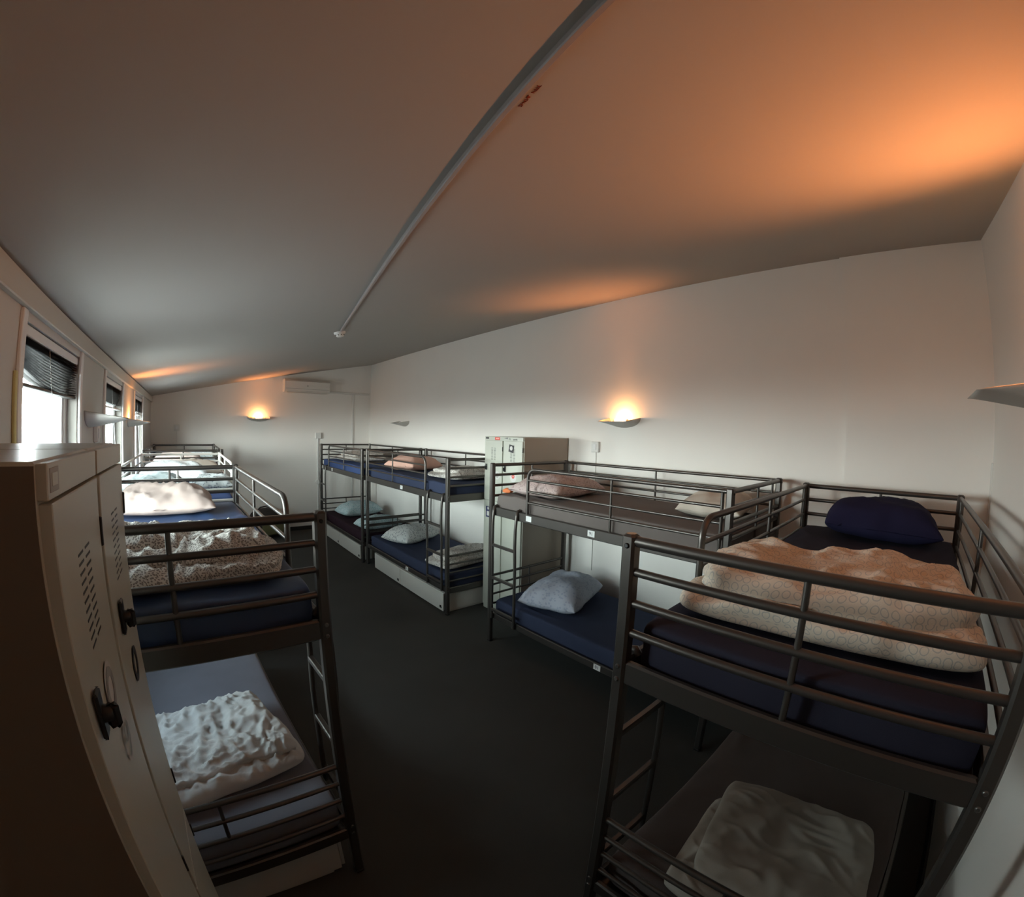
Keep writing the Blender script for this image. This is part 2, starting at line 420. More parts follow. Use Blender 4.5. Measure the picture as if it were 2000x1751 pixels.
def bunk(label, loc, rz, L, W, hand, m, tags=(('91', 1.0, 1), ('01', 1.0, 0)), zs=1.0):
    """local frame: x along the bed from the ladder end, y = depth (hand*depth), z up; origin under the aisle-side post at the ladder end"""
    t = thing('bunk_bed', label, 'bunk bed', loc, rz, 'metal bunk beds')
    t.scale = (1, 1, zs)
    h = hand; K = (L, W, h); pr = .02
    for iu, u in enumerate((0, L)):
        for iv, v in enumerate((0, W)):
            p = part(t, 'post', K + (iu, iv), lambda q: q.rbox(u - pr, u + pr, h * v - pr, h * v + pr, .012, 1.585, .007), m)
            part(t, 'foot', K + (iu, iv), lambda q: q.rbox(u - .019, u + .019, h * v - .019, h * v + .019, 0, .014, .003), M['black'], sub=p)
            out = -1 if iu == 0 else 1
            for z in (1.555, 1.205, 1.165, .30, .26):
                part(t, 'bolt', K + (iu, iv, z), lambda q: q.lathe([(.0075, 0), (.0075, .002), (.005, .004)], (u + out * (pr if 1 else 0), h * v, z), 'x', 10) if out > 0 else q.lathe([(.005, -.004), (.0075, -.002), (.0075, 0)], (u - pr, h * v, z), 'x', 10), M['bolt_b'] if z > 1.5 else M['bolt'], sub=p)
    # end frames
    for iu, u in enumerate((0, L)):
        for k, z in enumerate(RZ):
            part(t, 'end_rail', K + (iu, 'u', k), lambda q: q.tube([(u, h * .015, z), (u, h * (W - .015), z)], .0145 if k == 0 else .0115), m)
        part(t, 'end_beam', K + (iu, 'u'), lambda q: q.rbox(u - .012, u + .012, h * .015, h * (W - .015), 1.150, 1.222, .006), m)
        part(t, 'end_upright', K + (iu, 'u'), lambda q: q.tube([(u, h * W / 2, 1.222), (u, h * W / 2, RZ[0])], .0085, 8), m)
        for k, z in enumerate(LZ):
            part(t, 'end_rail', K + (iu, 'l', k), lambda q: q.tube([(u, h * .015, z), (u, h * (W - .015), z)], .0115 if k == 0 else .0095), m)
        part(t, 'end_beam', K + (iu, 'l'), lambda q: q.rbox(u - .012, u + .012, h * .015, h * (W - .015), .225, .285, .006), m)
        part(t, 'end_upright', K + (iu, 'l'), lambda q: q.tube([(u, h * W / 2, LZ[2]), (u, h * W / 2, LZ[0])], .0075, 8), m)
    # side beams
    for iv, v in enumerate((0, W)):
        part(t, 'side_beam', K + (iv, 'u'), lambda q: q.rbox(.018, L - .018, h * v - .012, h * v + .012, 1.150, 1.222, .005), m)
        part(t, 'side_beam', K + (iv, 'l'), lambda q: q.rbox(.018, L - .018, h * v - .012, h * v + .012, .235, .290, .005), m)
    # bed bases
    for z in (1.172, .252):
        part(t, 'bed_base', K + (z,), lambda q: q.box(.02, L - .02, h * .014, h * (W - .014), z - .006, z), m)
    # aisle guard rail with the bent end beside the ladder gap
    c = LAD + .02; r = .075; e = L - .045
    def bent(q):
        pts = [(c, 0, 1.20), (c, 0, RZ[0] - r)]
        for a in range(1, 7):
            ang = a / 6 * PI / 2
            pts.append((c + r - r * math.cos(ang), 0, RZ[0] - r + r * math.sin(ang)))
        pts.append((L - .01, 0, RZ[0]))
        return q.tube(pts, .0125)
    part(t, 'guard_frame', K, bent, m)
    for k in (1, 2, 3):
        part(t, 'guard_rail', K + (k,), lambda q: q.tube([(c, 0, RZ[k]), (e, 0, RZ[k])], .009, 8), m)
    part(t, 'guard_upright', K + (0,), lambda q: q.tube([((c + L) / 2, 0, 1.20), ((c + L) / 2, 0, RZ[0])], .0085, 8), m)
    part(t, 'guard_upright', K + (1,), lambda q: q.tube([(e, 0, 1.20), (e, 0, RZ[0])], .0105, 8), m)
    # wall side guard
    part(t, 'wall_rail', K + (0,), lambda q: q.tube([(.01, h * W, RZ[0]), (L - .01, h * W, RZ[0])], .0125), m)
    for k in (1, 2, 3):
        part(t, 'wall_rail', K + (k,), lambda q: q.tube([(.045, h * W, RZ[k]), (e, h * W, RZ[k])], .009, 8), m)
    for k, u in enumerate((.045, L / 2, e)):
        part(t, 'wall_upright', K + (k,), lambda q: q.tube([(u, h * W, 1.20), (u, h * W, RZ[0])], .0085, 8), m)
    # ladder: two hooked stiles and three flat rungs
    for k, u in enumerate((.058, .345)):
        def st(q):
            y = -h * .030
            pts = [(u, h * .018, 1.215), (u, h * .004, 1.232), (u, -h * .014, 1.228), (u, -h * .026, 1.18), (u, -h * .034, 1.08), (u, y - h * .006, .95), (u, y, .75), (u, y, .25)]
            return q.tube(pts, .0125, 8)
        part(t, 'ladder_stile', K + (k,), st, m)
    for k, z in enumerate((.905, .620, .335)):
        part(t, 'ladder_rung', K + (k,), lambda q: q.rbox(.062, .341, -h * .044, -h * .020, z - .012, z + .012, .004), m)
    for s_, u, up in tags:
        z = 1.188 if up else .262
        face = -h
        q = part(t, 'number_tag', K + (s_, u, up), lambda q: q.rbox(u - .030, u + .030, face * .0118, face * .0138, z - .021, z + .021, .0008), M['tagp'])
        mt = Matrix.Translation((u, face * .0142, z)) @ (Matrix.Rotation(PI, 4, 'Z') if h < 0 else Matrix.Identity(4)) @ Matrix.Rotation(PI / 2, 4, 'X')
        text(s_, .034, M['ink'], 'tag_number', q, mt, .0003)
    return t

BW = .908
ROTN = PI / 2        # x local -> +Y
B = {}
B['R1'] = bunk('dark metal bunk bed in the far right corner, blue sheet above and maroon sheet below', (2.205, 7.68, 0), -ROTN, 1.98, BW, 1, M['steel'], (('94', .66, 1), ('93', .12, 1)))
B['R2'] = bunk('dark metal bunk bed along the right wall just beyond the tall grey locker', (2.245, 3.565, 0), ROTN, 2.05, BW, -1, M['steel'], (('92', .98, 1), ('02', .85, 0)))
B['R3'] = bunk('dark metal bunk bed this side of the tall grey locker, taupe mattress on top', (2.250, 2.872, 0), -ROTN, 2.0, BW, 1, M['steel'], (('91', 1.08, 1), ('01', 1.20, 0), ('', .47, 1)))
B['R4'] = bunk('nearest bunk bed on the right, set crosswise with its end rails facing the viewer', (.972, .640, 0), 0, 2.0, BW, -1, M['steel'], ())
B['L1'] = bunk('nearest bunk bed on the left, standing right behind the pair of lockers', (.388, 1.385, 0), ROTN + .030, 2.0, BW, 1, M['steel'], ())
B['L2'] = bunk('bunk bed with white rails, middle of the row along the windows', (.375, 3.74, 0), ROTN, 1.985, BW, 1, M['steel_w'], (), .977)
B['L3'] = bunk('dark metal bunk bed in the far left corner, last of the window row', (.400, 5.80, 0), ROTN, 1.82, BW, 1, M['steel'], ())

# ------------------------------------------------------------------ soft things
def cl(q, p): return (1 - (1 - abs(q)) ** p) * (1 if q >= 0 else -1)
def wrinkle(x, y, sd, kind, k=1.0):
    if kind == 'flat':      # stretched sheet: broad undulation, a few tension folds
        a = noise.noise((x * 2.1, y * 2.1, sd)) * .005
        b = 1 - abs(noise.noise((x * 3 + y * 2.2, y * 7 - x * 1.0, sd + 5))) * 5
        return (a + (.006 * b * max(0, noise.noise((x * 2, y * 2, sd + 9)) + .05) * 3 if b > 0 else 0)) * k
    if kind == 'crumple':
        xx = x + .05 * noise.noise((x * 5, y * 5, sd)); yy = y + .05 * noise.noise((x * 5, y * 5, sd + 3))
        a = 1 - abs(noise.noise((xx * 15, yy * 5.5, sd))) * 2.4
        b = 1 - abs(noise.noise((xx * 22 + 4, yy * 20, sd + 7))) * 2.4
        c = noise.noise((x * 5, y * 5, sd + 11))
        e = 1 - abs(noise.noise((xx * 34, yy * 26, sd + 17))) * 2.4
        return (a * abs(a) * .013 + b * abs(b) * .008 + c * .014 + e * .0022) * k
    wx_ = x + .03 * noise.noise((x * 6, y * 6, sd + 20)); wy_ = y + .03 * noise.noise((x * 6, y * 6, sd + 30))
    a = noise.noise((x * 4, y * 4, sd)) * .014
    b = 1 - abs(noise.noise((wx_ * 5 + wy_ * 6, wy_ * 3 - wx_ * 3, sd + 4))) * 3.4
    c = 1 - abs(noise.noise((wx_ * 17 - wy_ * 4, wy_ * 8, sd + 8))) * 3
    return (a + max(b, 0) * .009 + max(c, 0) * .006) * k

def slab(q, w, l, h, nx, ny, p=10, kind='flat', sd=0., k=1., off=(0, 0, 0), round_=.04, cp=2.6, bottom=0., drape=0.):
    """soft box: w along x, l along y, h thick, bottom on z=0"""
    vs = []; fs = []
    def row(n): return [cl(-1 + 2 * i / n, cp) for i in range(n + 1)]
    X, Y = row(nx), row(ny)
    for side in (0, 1):
        for j, t in enumerate(Y):
            for i, s in enumerate(X):
                e = max(0, (1 - abs(s) ** p)) ** (1 / p) * max(0, (1 - abs(t) ** p)) ** (1 / p)
                if side == 0:
                    x = s * w / 2 * (1 - round_ * abs(t) ** 10); y = t * l / 2 * (1 - round_ * abs(s) ** 10)
                    wr = wrinkle(x + off[0], y + off[1], sd, kind, k)
                    z = h * (.5 + .5 * e) + wr * min(1, e * 1.1)
                    ed = (1 - e)
                    n2 = (noise.noise((x * 6, y * 6, sd + 2)) * .012 + (noise.noise((x * 3.1, y * 3.1, sd + 6)) * .035 if kind != 'flat' else 0)) * k * ed
                    x += n2 * (1 if s > 0 else -1) * abs(s) ** 6; y += n2 * (1 if t > 0 else -1) * abs(t) ** 6
                else:
                    x = s * w / 2 * (1 - round_ * abs(t) ** 10) ; y = t * l / 2 * (1 - round_ * abs(s) ** 10)
                    ed = (1 - e)
                    n2 = (noise.noise((x * 6, y * 6, sd + 2)) * .012 + (noise.noise((x * 3.1, y * 3.1, sd + 6)) * .035 if kind != 'flat' else 0)) * k * ed
                    x += n2 * (1 if s > 0 else -1) * abs(s) ** 6; y += n2 * (1 if t > 0 else -1) * abs(t) ** 6
                    z = h * (.5 - .5 * e)
                vs.append((x + off[0], y + off[1], z + off[2]))
    n1 = (nx + 1) * (ny + 1)
    for j in range(ny):
        for i in range(nx):
            a = j * (nx + 1) + i
            fs.append((a, a + 1, a + nx + 2, a + nx + 1)); fs.append((n1 + a + nx + 1, n1 + a + nx + 2, n1 + a + 1, n1 + a))
    if kind != 'flat':
        cloth_uv(q, len(q.v), vs[:n1], nx, ny, sd); cloth_uv(q, len(q.v) + n1, vs[n1:], nx, ny, sd + 3)
    return q.add(vs, fs, True)

def weld(me):
    import bmesh
    b = bmesh.new(); b.from_mesh(me); bmesh.ops.remove_doubles(b, verts=b.verts, dist=.00005)
    bmesh.ops.recalc_face_normals(b, faces=b.faces); b.to_mesh(me); b.free()
    for p in me.polygons: p.use_smooth = True
    return me

def soft(name, g, m, label, cat, loc, rz=0, group=None, rx=0, ry=0):
    o = link(name, weld(g.mesh(name, m)))
    o.location = loc; o.rotation_euler = (rx, ry, rz)
    return tag(o, label, cat, group)

def mattress(b, up, m, label, sd, hh=.155, kind='flat', k=1.):
    t = B[b]; L = {'R1': 1.98, 'R2': 2.05, 'L2': 1.985, 'L3': 1.82}.get(b, 2.0)
    hand = -1 if b in ('R2', 'R4') else 1
    Lm, Wm = L - .06, BW - .055
    g = slab(G(), Lm, Wm, hh, 110, 54, 16, kind, sd, k, round_=.012, cp=2.2)
    c = t.matrix_basis if False else None
    z = (1.1725 if up else .2525) * t.scale[2]
    ca, sa = math.cos(t.rotation_euler.z), math.sin(t.rotation_euler.z)
    lx, ly = L / 2, hand * BW / 2
    loc = (t.location.x + ca * lx - sa * ly, t.location.y + sa * lx + ca * ly, z)
    soft('mattress', g, m, label, 'mattress', loc, t.rotation_euler.z, 'mattresses in fitted sheets')
    return z + hh
ZT = {}
ZT['R1u'] = mattress('R1', 1, M['s_blue'], 'mattress in a blue sheet on the top bunk of the far right corner bed', 1)
ZT['R1l'] = mattress('R1', 0, M['s_maroon'], 'mattress in a dark maroon sheet on the lower bunk of the far right corner bed', 2)
ZT['R2u'] = mattress('R2', 1, M['s_navy'], 'mattress in a blue sheet on the top bunk beyond the tall grey locker', 3)
ZT['R2l'] = mattress('R2', 0, M['s_navy'], 'mattress in a navy sheet on the lower bunk beyond the tall grey locker', 4)
ZT['R3u'] = mattress('R3', 1, M['s_grey'], 'mattress in a taupe sheet on the top bunk in front of the tall grey locker', 5)
ZT['R3l'] = mattress('R3', 0, M['s_navy'], 'mattress in a navy sheet on the lower bunk under the taupe one', 6)
ZT['R4u'] = mattress('R4', 1, M['s_navyp'], 'mattress in a dark navy sheet on the nearest right top bunk, under the ring-print duvet', 7, .165)
ZT['R4l'] = mattress('R4', 0, M['s_brown'], 'mattress in a brownish grey sheet on the nearest right lower bunk', 8, k=2.2)
ZT['L1u'] = mattress('L1', 1, M['s_bluel'], 'mattress in a rumpled blue sheet on the nearest left top bunk', 9, .165, k=2.6)
ZT['L1l'] = mattress('L1', 0, M['s_bluegrey'], 'mattress in a pale blue-grey sheet on the nearest left lower bunk', 10, .165)
ZT['L2u'] = mattress('L2', 1, M['s_blue'], 'mattress in a blue sheet on the top of the white-railed bunk', 11)
ZT['L2l'] = mattress('L2', 0, M['s_navy'], 'mattress on the lower level of the white-railed bunk', 12)
ZT['L3u'] = mattress('L3', 1, M['s_blue'], 'mattress in a blue sheet on the top bunk of the far left corner bed', 13)
ZT['L3l'] = mattress('L3', 0, M['s_navy'], 'mattress on the lower bunk of the far left corner bed', 14)

def pillow_geo(w, l, h, sd, sag=.0, fold=0., kind='pillow', k=1.):
    q = G(); nx, ny = 40, 30; vs = []; fs = []
    for side in (0, 1):
        for j in range(ny + 1):
            t = cl(-1 + 2 * j / ny, 1.7)
            for i in range(nx + 1):
                s = cl(-1 + 2 * i / nx, 1.7)
                e = (max(0, 1 - abs(s) ** 3.6) ** .52) * (max(0, 1 - abs(t) ** 3.2) ** .52)
                x = s * w / 2 * (1 - .035 * (1 - t * t)) ; y = t * l / 2 * (1 - .04 * (1 - s * s))
                n = noise.noise((s * 2, t * 2, sd)) * .12
                wr = wrinkle(x * 1.1, y * 1.1, sd, kind, k) * (.25 + .75 * e)
                # gathers running to the corners
                ga = (1 - abs(math.sin(math.atan2(abs(t) + .01, abs(s) + .01) * 9 + sd))) * .006 * abs(s * t) ** .8
                ee = e * (1 + n)
                if side == 0: z = h * .70 * ee + wr + ga * e
                else: z = -h * .30 * min(1, ee * 1.25)
                z += fold * abs(s) ** 2
                vs.append((x + noise.noise((t * 3, s, sd + 1)) * .012, y + noise.noise((s * 3, t, sd + 2)) * .012, z + h * .30 + .001))
    n1 = (nx + 1) * (ny + 1)
    for j in range(ny):
        for i in range(nx):
            a = j * (nx + 1) + i
            fs.append((a, a + 1, a + nx + 2, a + nx + 1)); fs.append((n1 + a + nx + 1, n1 + a + nx + 2, n1 + a + 1, n1 + a))
    cloth_uv(q, 0, vs[:n1], nx, ny, sd); cloth_uv(q, n1, vs[n1:], nx, ny, sd + 3)
    q.add(vs, fs, True)
    # sewn hem of the pillowcase mouth, a flat lip along one short side
    return q

def pillow(label, m, x, y, z, w=.66, l=.44, h=.15, rz=0, sd=1., ry=0, rx=0, k=1.):
    return soft('pillow', pillow_geo(w, l, h, sd, k=k), m, label, 'pillow', (x, y, z + .007), rz, 'pillows on the bunks', rx, ry)

def duvet(label, m, x, y, z, layers, rz=0, group='folded duvets on the bunks', kind='duvet', k=1., sd=1.):
    """folded duvet: overlapping soft folds joined into one cloth"""
    g = G()
    for i, (w, l, h, ox, oy, oz) in enumerate(layers):
        slab(g, w, l, h, 96, 84, 4.2, kind, sd + i * 3.1, k, (ox, oy, oz), .06, 2.0)
    return soft('duvet', g, m, label, 'duvet', (x, y, z), rz, group)

Z = ZT
# right, nearest (crosswise) bunk
pillow('navy pillow at the head of the nearest right top bunk, against the wall end', M['p_navy'], 2.72, .16, Z['R4u'] + .012, .60, .42, .19, PI / 2 + .12, 2.3, ry=-.05, k=.8)
duvet('cream duvet printed with small rings, folded across the foot of the nearest right top bunk', M['d_rings'], 1.40, .18, Z['R4u'] + .004,
      [(.56, .80, .075, 0, 0, 0), (.50, .76, .080, .03, .01, .055)], .05, kind='duvet', k=2.1, sd=3)
duvet('plain beige-grey duvet folded on the nearest right lower bunk', M['d_greige'], 1.30, .10, Z['R4l'] + .012,
      [(.50, .62, .07, -.03, .02, 0), (.50, .56, .06, .03, 0, .05)], .10, kind='duvet', k=1.4, sd=21)
# right, bunk in front of the locker
pillow('rose and grey printed pillow at the far end of the taupe top bunk', M['p_rose'], 2.66, 2.50, Z['R3u'], .70, .50, .15, .12, 5.1, k=1.3)
pillow('cream pillow at the near end of the taupe top bunk', M['p_cream'], 2.88, 1.20, Z['R3u'], .60, .42, .15, .15, 6.4)
pillow('plump blue-grey pillow on the navy lower bunk in front of the tall grey locker', M['p_bluegrey'], 2.68, 2.42, Z['R3l'] + .005, .70, .50, .21, .35, 7.7, k=1.1)
soft('cloth', slab(G(), .06, .08, .035, 16, 16, 3, 'duvet', 4., .6, cp=1.6), M['orange'], 'small orange cloth at the far edge of the taupe top bunk by the locker', 'cloth', (2.36, 2.80, Z['R3u'] + .004), .3)
# right, second from far
pillow('peach pillow in the middle of the top bunk beyond the tall grey locker', M['p_peach'], 2.66, 5.05, Z['R2u'], .66, .46, .18, .45, 8.9, ry=.04)
duvet('floral duvet folded at the near end of the top bunk beside the tall grey locker', M['d_floral'], 2.72, 4.02, Z['R2u'] + .004,
      [(.60, .56, .06, 0, 0, 0), (.55, .44, .06, .03, .03, .045)], .1, sd=31)
pillow('pale grey printed pillow on the navy lower bunk beyond the tall grey locker', M['p_floral'], 2.62, 5.05, Z['R2l'] + .003, .64, .46, .19, .35, 9.3)
duvet('grey patterned duvet rolled at the near end of the navy lower bunk beyond the locker', M['p_grey'] if False else M['d_floral'], 2.66, 3.90, Z['R2l'] + .004,
      [(.76, .38, .09, 0, 0, 0), (.70, .30, .08, .02, 0, .06)], .12, sd=37)
# right, far corner
duvet('pale crumpled duvet on the top bunk of the far right corner bed', M['d_floral'], 2.66, 6.98, Z['R1u'] + .004,
      [(.62, .80, .08, 0, 0, 0), (.52, .60, .07, .03, .0, .06)], .1, sd=41)
pillow('teal-grey patterned pillow at the far end of the maroon lower bunk', M['p_teal'], 2.66, 7.05, Z['R1l'] + .004, .70, .44, .21, .18, 10.2)
pillow('teal printed pillow at the near end of the maroon lower bunk', M['p_teal'], 2.55, 5.98, Z['R1l'] + .003, .60, .40, .16, .1, 11.2)
# left, nearest
pillow('big pink pillow at the far end of the nearest left top bunk', M['p_pink'], -.145, 2.98, Z['L1u'] + .002, .585, .44, .125, .02, 12.5, k=2.1)
duvet('cream duvet with dark specks folded on the nearest left top bunk, by the lockers', M['d_specks'], -.07, 1.76, Z['L1u'] + .004,
      [(.74, .52, .055, .0, -.02, 0), (.68, .42, .055, -.01, .02, .040), (.60, .28, .035, -.03, .07, .078)], .03, kind='duvet', k=2.5, sd=51)
duvet('white crinkled duvet folded on the pale blue-grey lower bunk behind the lockers', M['d_white'], -.06, 1.90, Z['L1l'] + .009,
      [(.66, .58, .07, .0, -.02, 0), (.62, .52, .06, .0, .0, .055)], .17, kind='crumple', k=1.5, sd=57)
# left, white bunk
pillow('grey pillow at the near end of the white-railed bunk, by the windows', M['p_grey'], -.30, 4.12, Z['L2u'], .56, .42, .15, .05, 13.1)
pillow('small grey patterned pillow beside the plain grey one on the white-railed bunk', M['p_floral'], .20, 4.30, Z['L2u'], .38, .36, .12, -.06, 14.6)
pillow('white pillow with a faint print in the middle of the white-railed bunk', M['p_white'], -.14, 4.86, Z['L2u'], .66, .46, .20, .03, 15.3)
pillow('beige pillow at the far end of the white-railed bunk', M['p_cream'], .06, 5.42, Z['L2u'], .60, .40, .17, 0, 15.9)
# left, far corner
pillow('pink pillow on the top bunk of the far left corner bed', M['p_pink'], -.13, 6.6, Z['L3u'], .66, .46, .17, .05, 16.3)
pillow('pale blue pillow beside the pink one on the far left top bunk', M['p_white'], .18, 7.09, Z['L3u'], .44, .40, .17, -.05, 17.1)

# ------------------------------------------------------------------ lockers
def locker(label, loc, rz, Wd, D, H, doors, cat='locker', side=None, group=None, zh=1.15, hxo=None, near=None):
    """local: x along the front, front faces -y, y goes back"""
    t = thing('locker', label, cat, loc, rz, group)
    b = G(); b.rbox(.0, Wd, .012, D, 0, H, .004)
    obj('body', b, M['locker'], t)
    if side: obj('side_panel', G().box(Wd, Wd + .002, .014, D - .002, .01, H - .006), side, t, 'brownish side panel') if side else None
    if near: obj('side_panel', G().box(-.0015, 0, .012, D, 0, H - .004), near, t, 'dark brown side panel')
    obj('header_panel', G().rbox(.004, Wd - .004, 0, .013, H - .038, H - .002, .0012), M['locker'], t)
    n = doors; dw = Wd / n
    for i in range(n):
        a, c = i * dw + .009, (i + 1) * dw - .009
        for (z0, z1, up) in ((zh + .003, H - .041, 1), (.05, zh - .003, 0)):
            d = obj('door', G().rbox(a, c, -.0022, .013, z0, z1, .0012), M['locker'], t)
            mid = (a + c) / 2
            if up:
                for r in range(11):
                    z = z1 - .075 - r * .0115
                    for sx in (-1, 1):
                        q = G(); cx = mid + sx * .021
                        q.add([(cx - .0145, -.0026, z + .0016), (cx + .0145, -.0026, z + .0016), (cx + .0145, -.0026, z - .0016), (cx - .0145, -.0026, z - .0016),
                               (cx - .0145, -.001, z + .0016), (cx + .0145, -.001, z + .0016), (cx + .0145, -.001, z - .0016), (cx - .0145, -.001, z - .0016)],
                              [(0, 1, 2, 3), (4, 7, 6, 5), (0, 4, 5, 1), (1, 5, 6, 2), (2, 6, 7, 3), (3, 7, 4, 0)])
                        if ('slot', r, sx, round(cx, 4), round(z, 4)) not in cache:
                            cache[('slot', r, sx, round(cx, 4), round(z, 4))] = norm(q.mesh('vent_slot', M['bolt_b']))
                        link('vent_slot', cache[('slot', r, sx, round(cx, 4), round(z, 4))], d)
            # swivel handle
            hz = (z0 + (.600 if zh < 1 else .33)) if up else (z1 - .10)
            hx = hxo or a + .030
            if up:
                q = G(); q.rbox(hx - .013, hx + .013, -.010, -.0038, hz - .030, hz + .030, .005)
                q.lathe([(.011, -.010), (.010, -.020), (.008, -.022)], (hx, 0, hz), 'y', 18)
                q.rbox(hx - .005, hx + .005, -.029, -.012, hz - .020, hz + .012, .0045)
                obj('handle', q, M['black'], d, 'black swivel handle')
            hxh = c + .004
            for hz2 in (z0 + .10, z1 - .08):
                obj('hinge', G().rbox(hxh - .004, hxh + .003, -.0055, .002, hz2 - .022, hz2 + .022, .0015), M['bolt_b'], d)
    return t
# the two near lockers: front plane x=-.14 facing +X  -> local x = +Y, local -y = +X
KR = PI / 2
la = locker('nearest locker at the left edge, dark side panel, grey plate on its header', (-.140, .500, 0), KR, .272, .458, 1.810, 1, hxo=.042, near=M['locker_d'], group='pair of cream metal lockers', zh=.92)
lb = locker('second cream locker, squeezed between the nearest locker and the left bunk', (-.140, .777, 0), KR, .276, .458, 1.810, 1, hxo=.070, group='pair of cream metal lockers', zh=.92)
def ring(m, r0, r1, c, name, parent, y=-.0052, label=None, sx=1):
    q = G(); seg = 32; vs = []; fs = []
    for k in range(seg):
        a = 2 * PI * k / seg
        for r in (r0, r1): vs.append((c[0] + sx * r * math.cos(a), y, c[1] + r * math.sin(a)))
    for k in range(seg):
        j = (k + 1) % seg; fs.append((2 * k, 2 * k + 1, 2 * j + 1, 2 * j))
    n = len(vs); vs += [(x, yy + .0006, z) for x, yy, z in vs]; fs += [tuple(n + v for v in reversed(f)) for f in fs]
    q.add(vs, fs); return obj(name, q, m, parent, label)
ring(M['st_w'], .0, .034, (.140, 1.505), 'round_sticker', la, -.0045, 'worn round sticker with a dark rim'); ring(M['st_g'], .018, .031, (.140, 1.50), 'sticker_print', la, -.0053)
ring(M['st_w'], .027, .033, (.165, 1.405), 'round_sticker', la, -.0045, 'faded oval sticker outline'); ring(M['st_g'], .010, .014, (.165, 1.415), 'sticker_print', la, -.0045)
obj('name_plate', G().rbox(.012, .046, -.0008, .001, 1.779, 1.803, .0004), M['st_g'], la, 'small grey name plate'); obj('name_plate_print', G().rbox(.018, .040, -.0014, 0, 1.785, 1.798, .0003), M['locker'], la)
ring(M['ink'], .020, .034, (.14, 1.40), 'round_sticker', lb, -.0045, 'dark ringed sticker')
# tall unit by the right wall: front faces -X -> local x = -Y, local -y = -X
lr = locker('tall grey-green double locker against the right wall between two bunks, stickers on its doors', (2.665, 3.540, 0), -PI / 2, .585, .600, 1.800, 2, side=M['locker_b'], zh=1.16)
def st_box(x0, x1, z0, z1, m, name, label=None, ang=0, y=-.0052):
    q = G(); cx, cz_ = (x0 + x1) / 2, (z0 + z1) / 2; vs = []
    for yy in (y, y + .0008):
        for (x, z) in ((x0, z0), (x1, z0), (x1, z1), (x0, z1)):
            dx, dz = x - cx, z - cz_; vs.append((cx + dx * math.cos(ang) - dz * math.sin(ang), yy, cz_ + dx * math.sin(ang) + dz * math.cos(ang)))
    q.add(vs, [(0, 1, 2, 3), (7, 6, 5, 4), (0, 4, 5, 1), (1, 5, 6, 2), (2, 6, 7, 3), (3, 7, 4, 0)])
    return obj(name, q, m, lr, label)
st_box(.018, .068, 1.774, 1.791, M['ink'], 'name_label', 'small black label', y=-.0012)
st_box(.165, .245, 1.766, 1.793, M['red'], 'name_label', 'red label', y=-.0012)
st_box(.180, .232, 1.775, 1.785, mat('pink_print', (.85, .35, .28), .5), 'label_print', None, y=-.002)
MT = lambda x, z, y=-.0012: Matrix.Translation((x, y, z)) @ Matrix.Rotation(PI / 2, 4, 'X')
text('A', .032, M['grey_ink'], 'writing', lr, MT(.392, 1.780)); text('ustralia', .022, M['grey_ink'], 'writing', lr, MT(.470, 1.777))
q = G(); q.add([(.305, -.0012, 1.783), (.365, -.0012, 1.795), (.362, -.0012, 1.778), (.305, -.0004, 1.783), (.365, -.0004, 1.795), (.362, -.0004, 1.778)], [(0, 1, 2), (5, 4, 3), (0, 3, 4, 1), (1, 4, 5, 2), (2, 5, 3, 0)]); obj('writing', q, M['grey_ink'], lr)
st_box(.385, .455, 1.655, 1.725, M['ink'], 'square_sticker', 'tilted black square sticker with a pale blot', -.16); 
ring(M['st_w'], 0, .020, (.420, 1.693), 'sticker_print', lr, -.0058)
st_box(.045, .115, .985, 1.095, M['blue_st'], 'navy_sticker', 'navy sticker with a white shield'); ring(M['st_w'], 0, .014, (.082, 1.075), 'sticker_print', lr, -.0058, None); st_box(.062, .100, 1.000, 1.045, M['st_w'], 'sticker_print', y=-.0058)
ring(M['st_w'], 0, .040, (.215, 1.42), 'round_sticker', lr, -.0045, 'white round sticker'); ring(M['st_g'], .012, .024, (.215, 1.42), 'sticker_print', lr, -.0055)
ring(M['st_w'], 0, .045, (.455, 1.42), 'round_sticker', lr, -.0045, 'pale round sticker'); ring(M['red'], .008, .020, (.455, 1.43), 'sticker_print', lr, -.0055)

# ------------------------------------------------------------------ storage chests under the bunks
def chest(label, x0, x1, y0, y1, h=.20, seam=None, face='x-'):
    t = thing('storage_chest', label, 'chest', ((x0 + x1) / 2, (y0 + y1) / 2, 0), 0, 'white storage chests under the bunks')
    cx, cy = (x0 + x1) / 2, (y0 + y1) / 2
    ax, bx, ay, by = x0 - cx, x1 - cx, y0 - cy, y1 - cy
    obj('carcass', G().rbox(ax + (.055 if face == 'x-' else 0), bx - (.055 if face == 'x+' else 0), ay, by, .0, h - .004, .003), M['chest'], t)
    f = ax if face == 'x-' else bx - .016
    ss = [ay + .003] + [s - cy for s in (seam or [])] + [by - .003]
    for k in range(len(ss) - 1):
        p = obj('front_panel', G().rbox(f, f + .016, ss[k] + .004, ss[k + 1] - .004, .018, h, .002), M['chest'], t)
        e = -1 if face == 'x-' else 1; fx = ax if face == 'x-' else bx
        q = G().rbox(fx, fx + e * .010, ss[k] + .035, ss[k] + .060, .05, .075, .003); q.rbox(fx, fx + e * .005, ss[k] + .028, ss[k] + .068, .045, .055, .002)
        obj('hasp', q, M['black'], p)
    obj('end_panel', G().rbox(ax + .02, bx - .02, ay - .008, ay - .0005, .02, h - .012, .002), M['chest'], t)
    obj('lid', G().rbox(ax, bx, ay - .002, by + .002, h, h + .012, .003), M['chest'], t)
    return t
chest('white two-panel storage chest under the bunk beyond the tall grey locker', 2.232, 3.05, 3.62, 5.36, .205, [4.60])
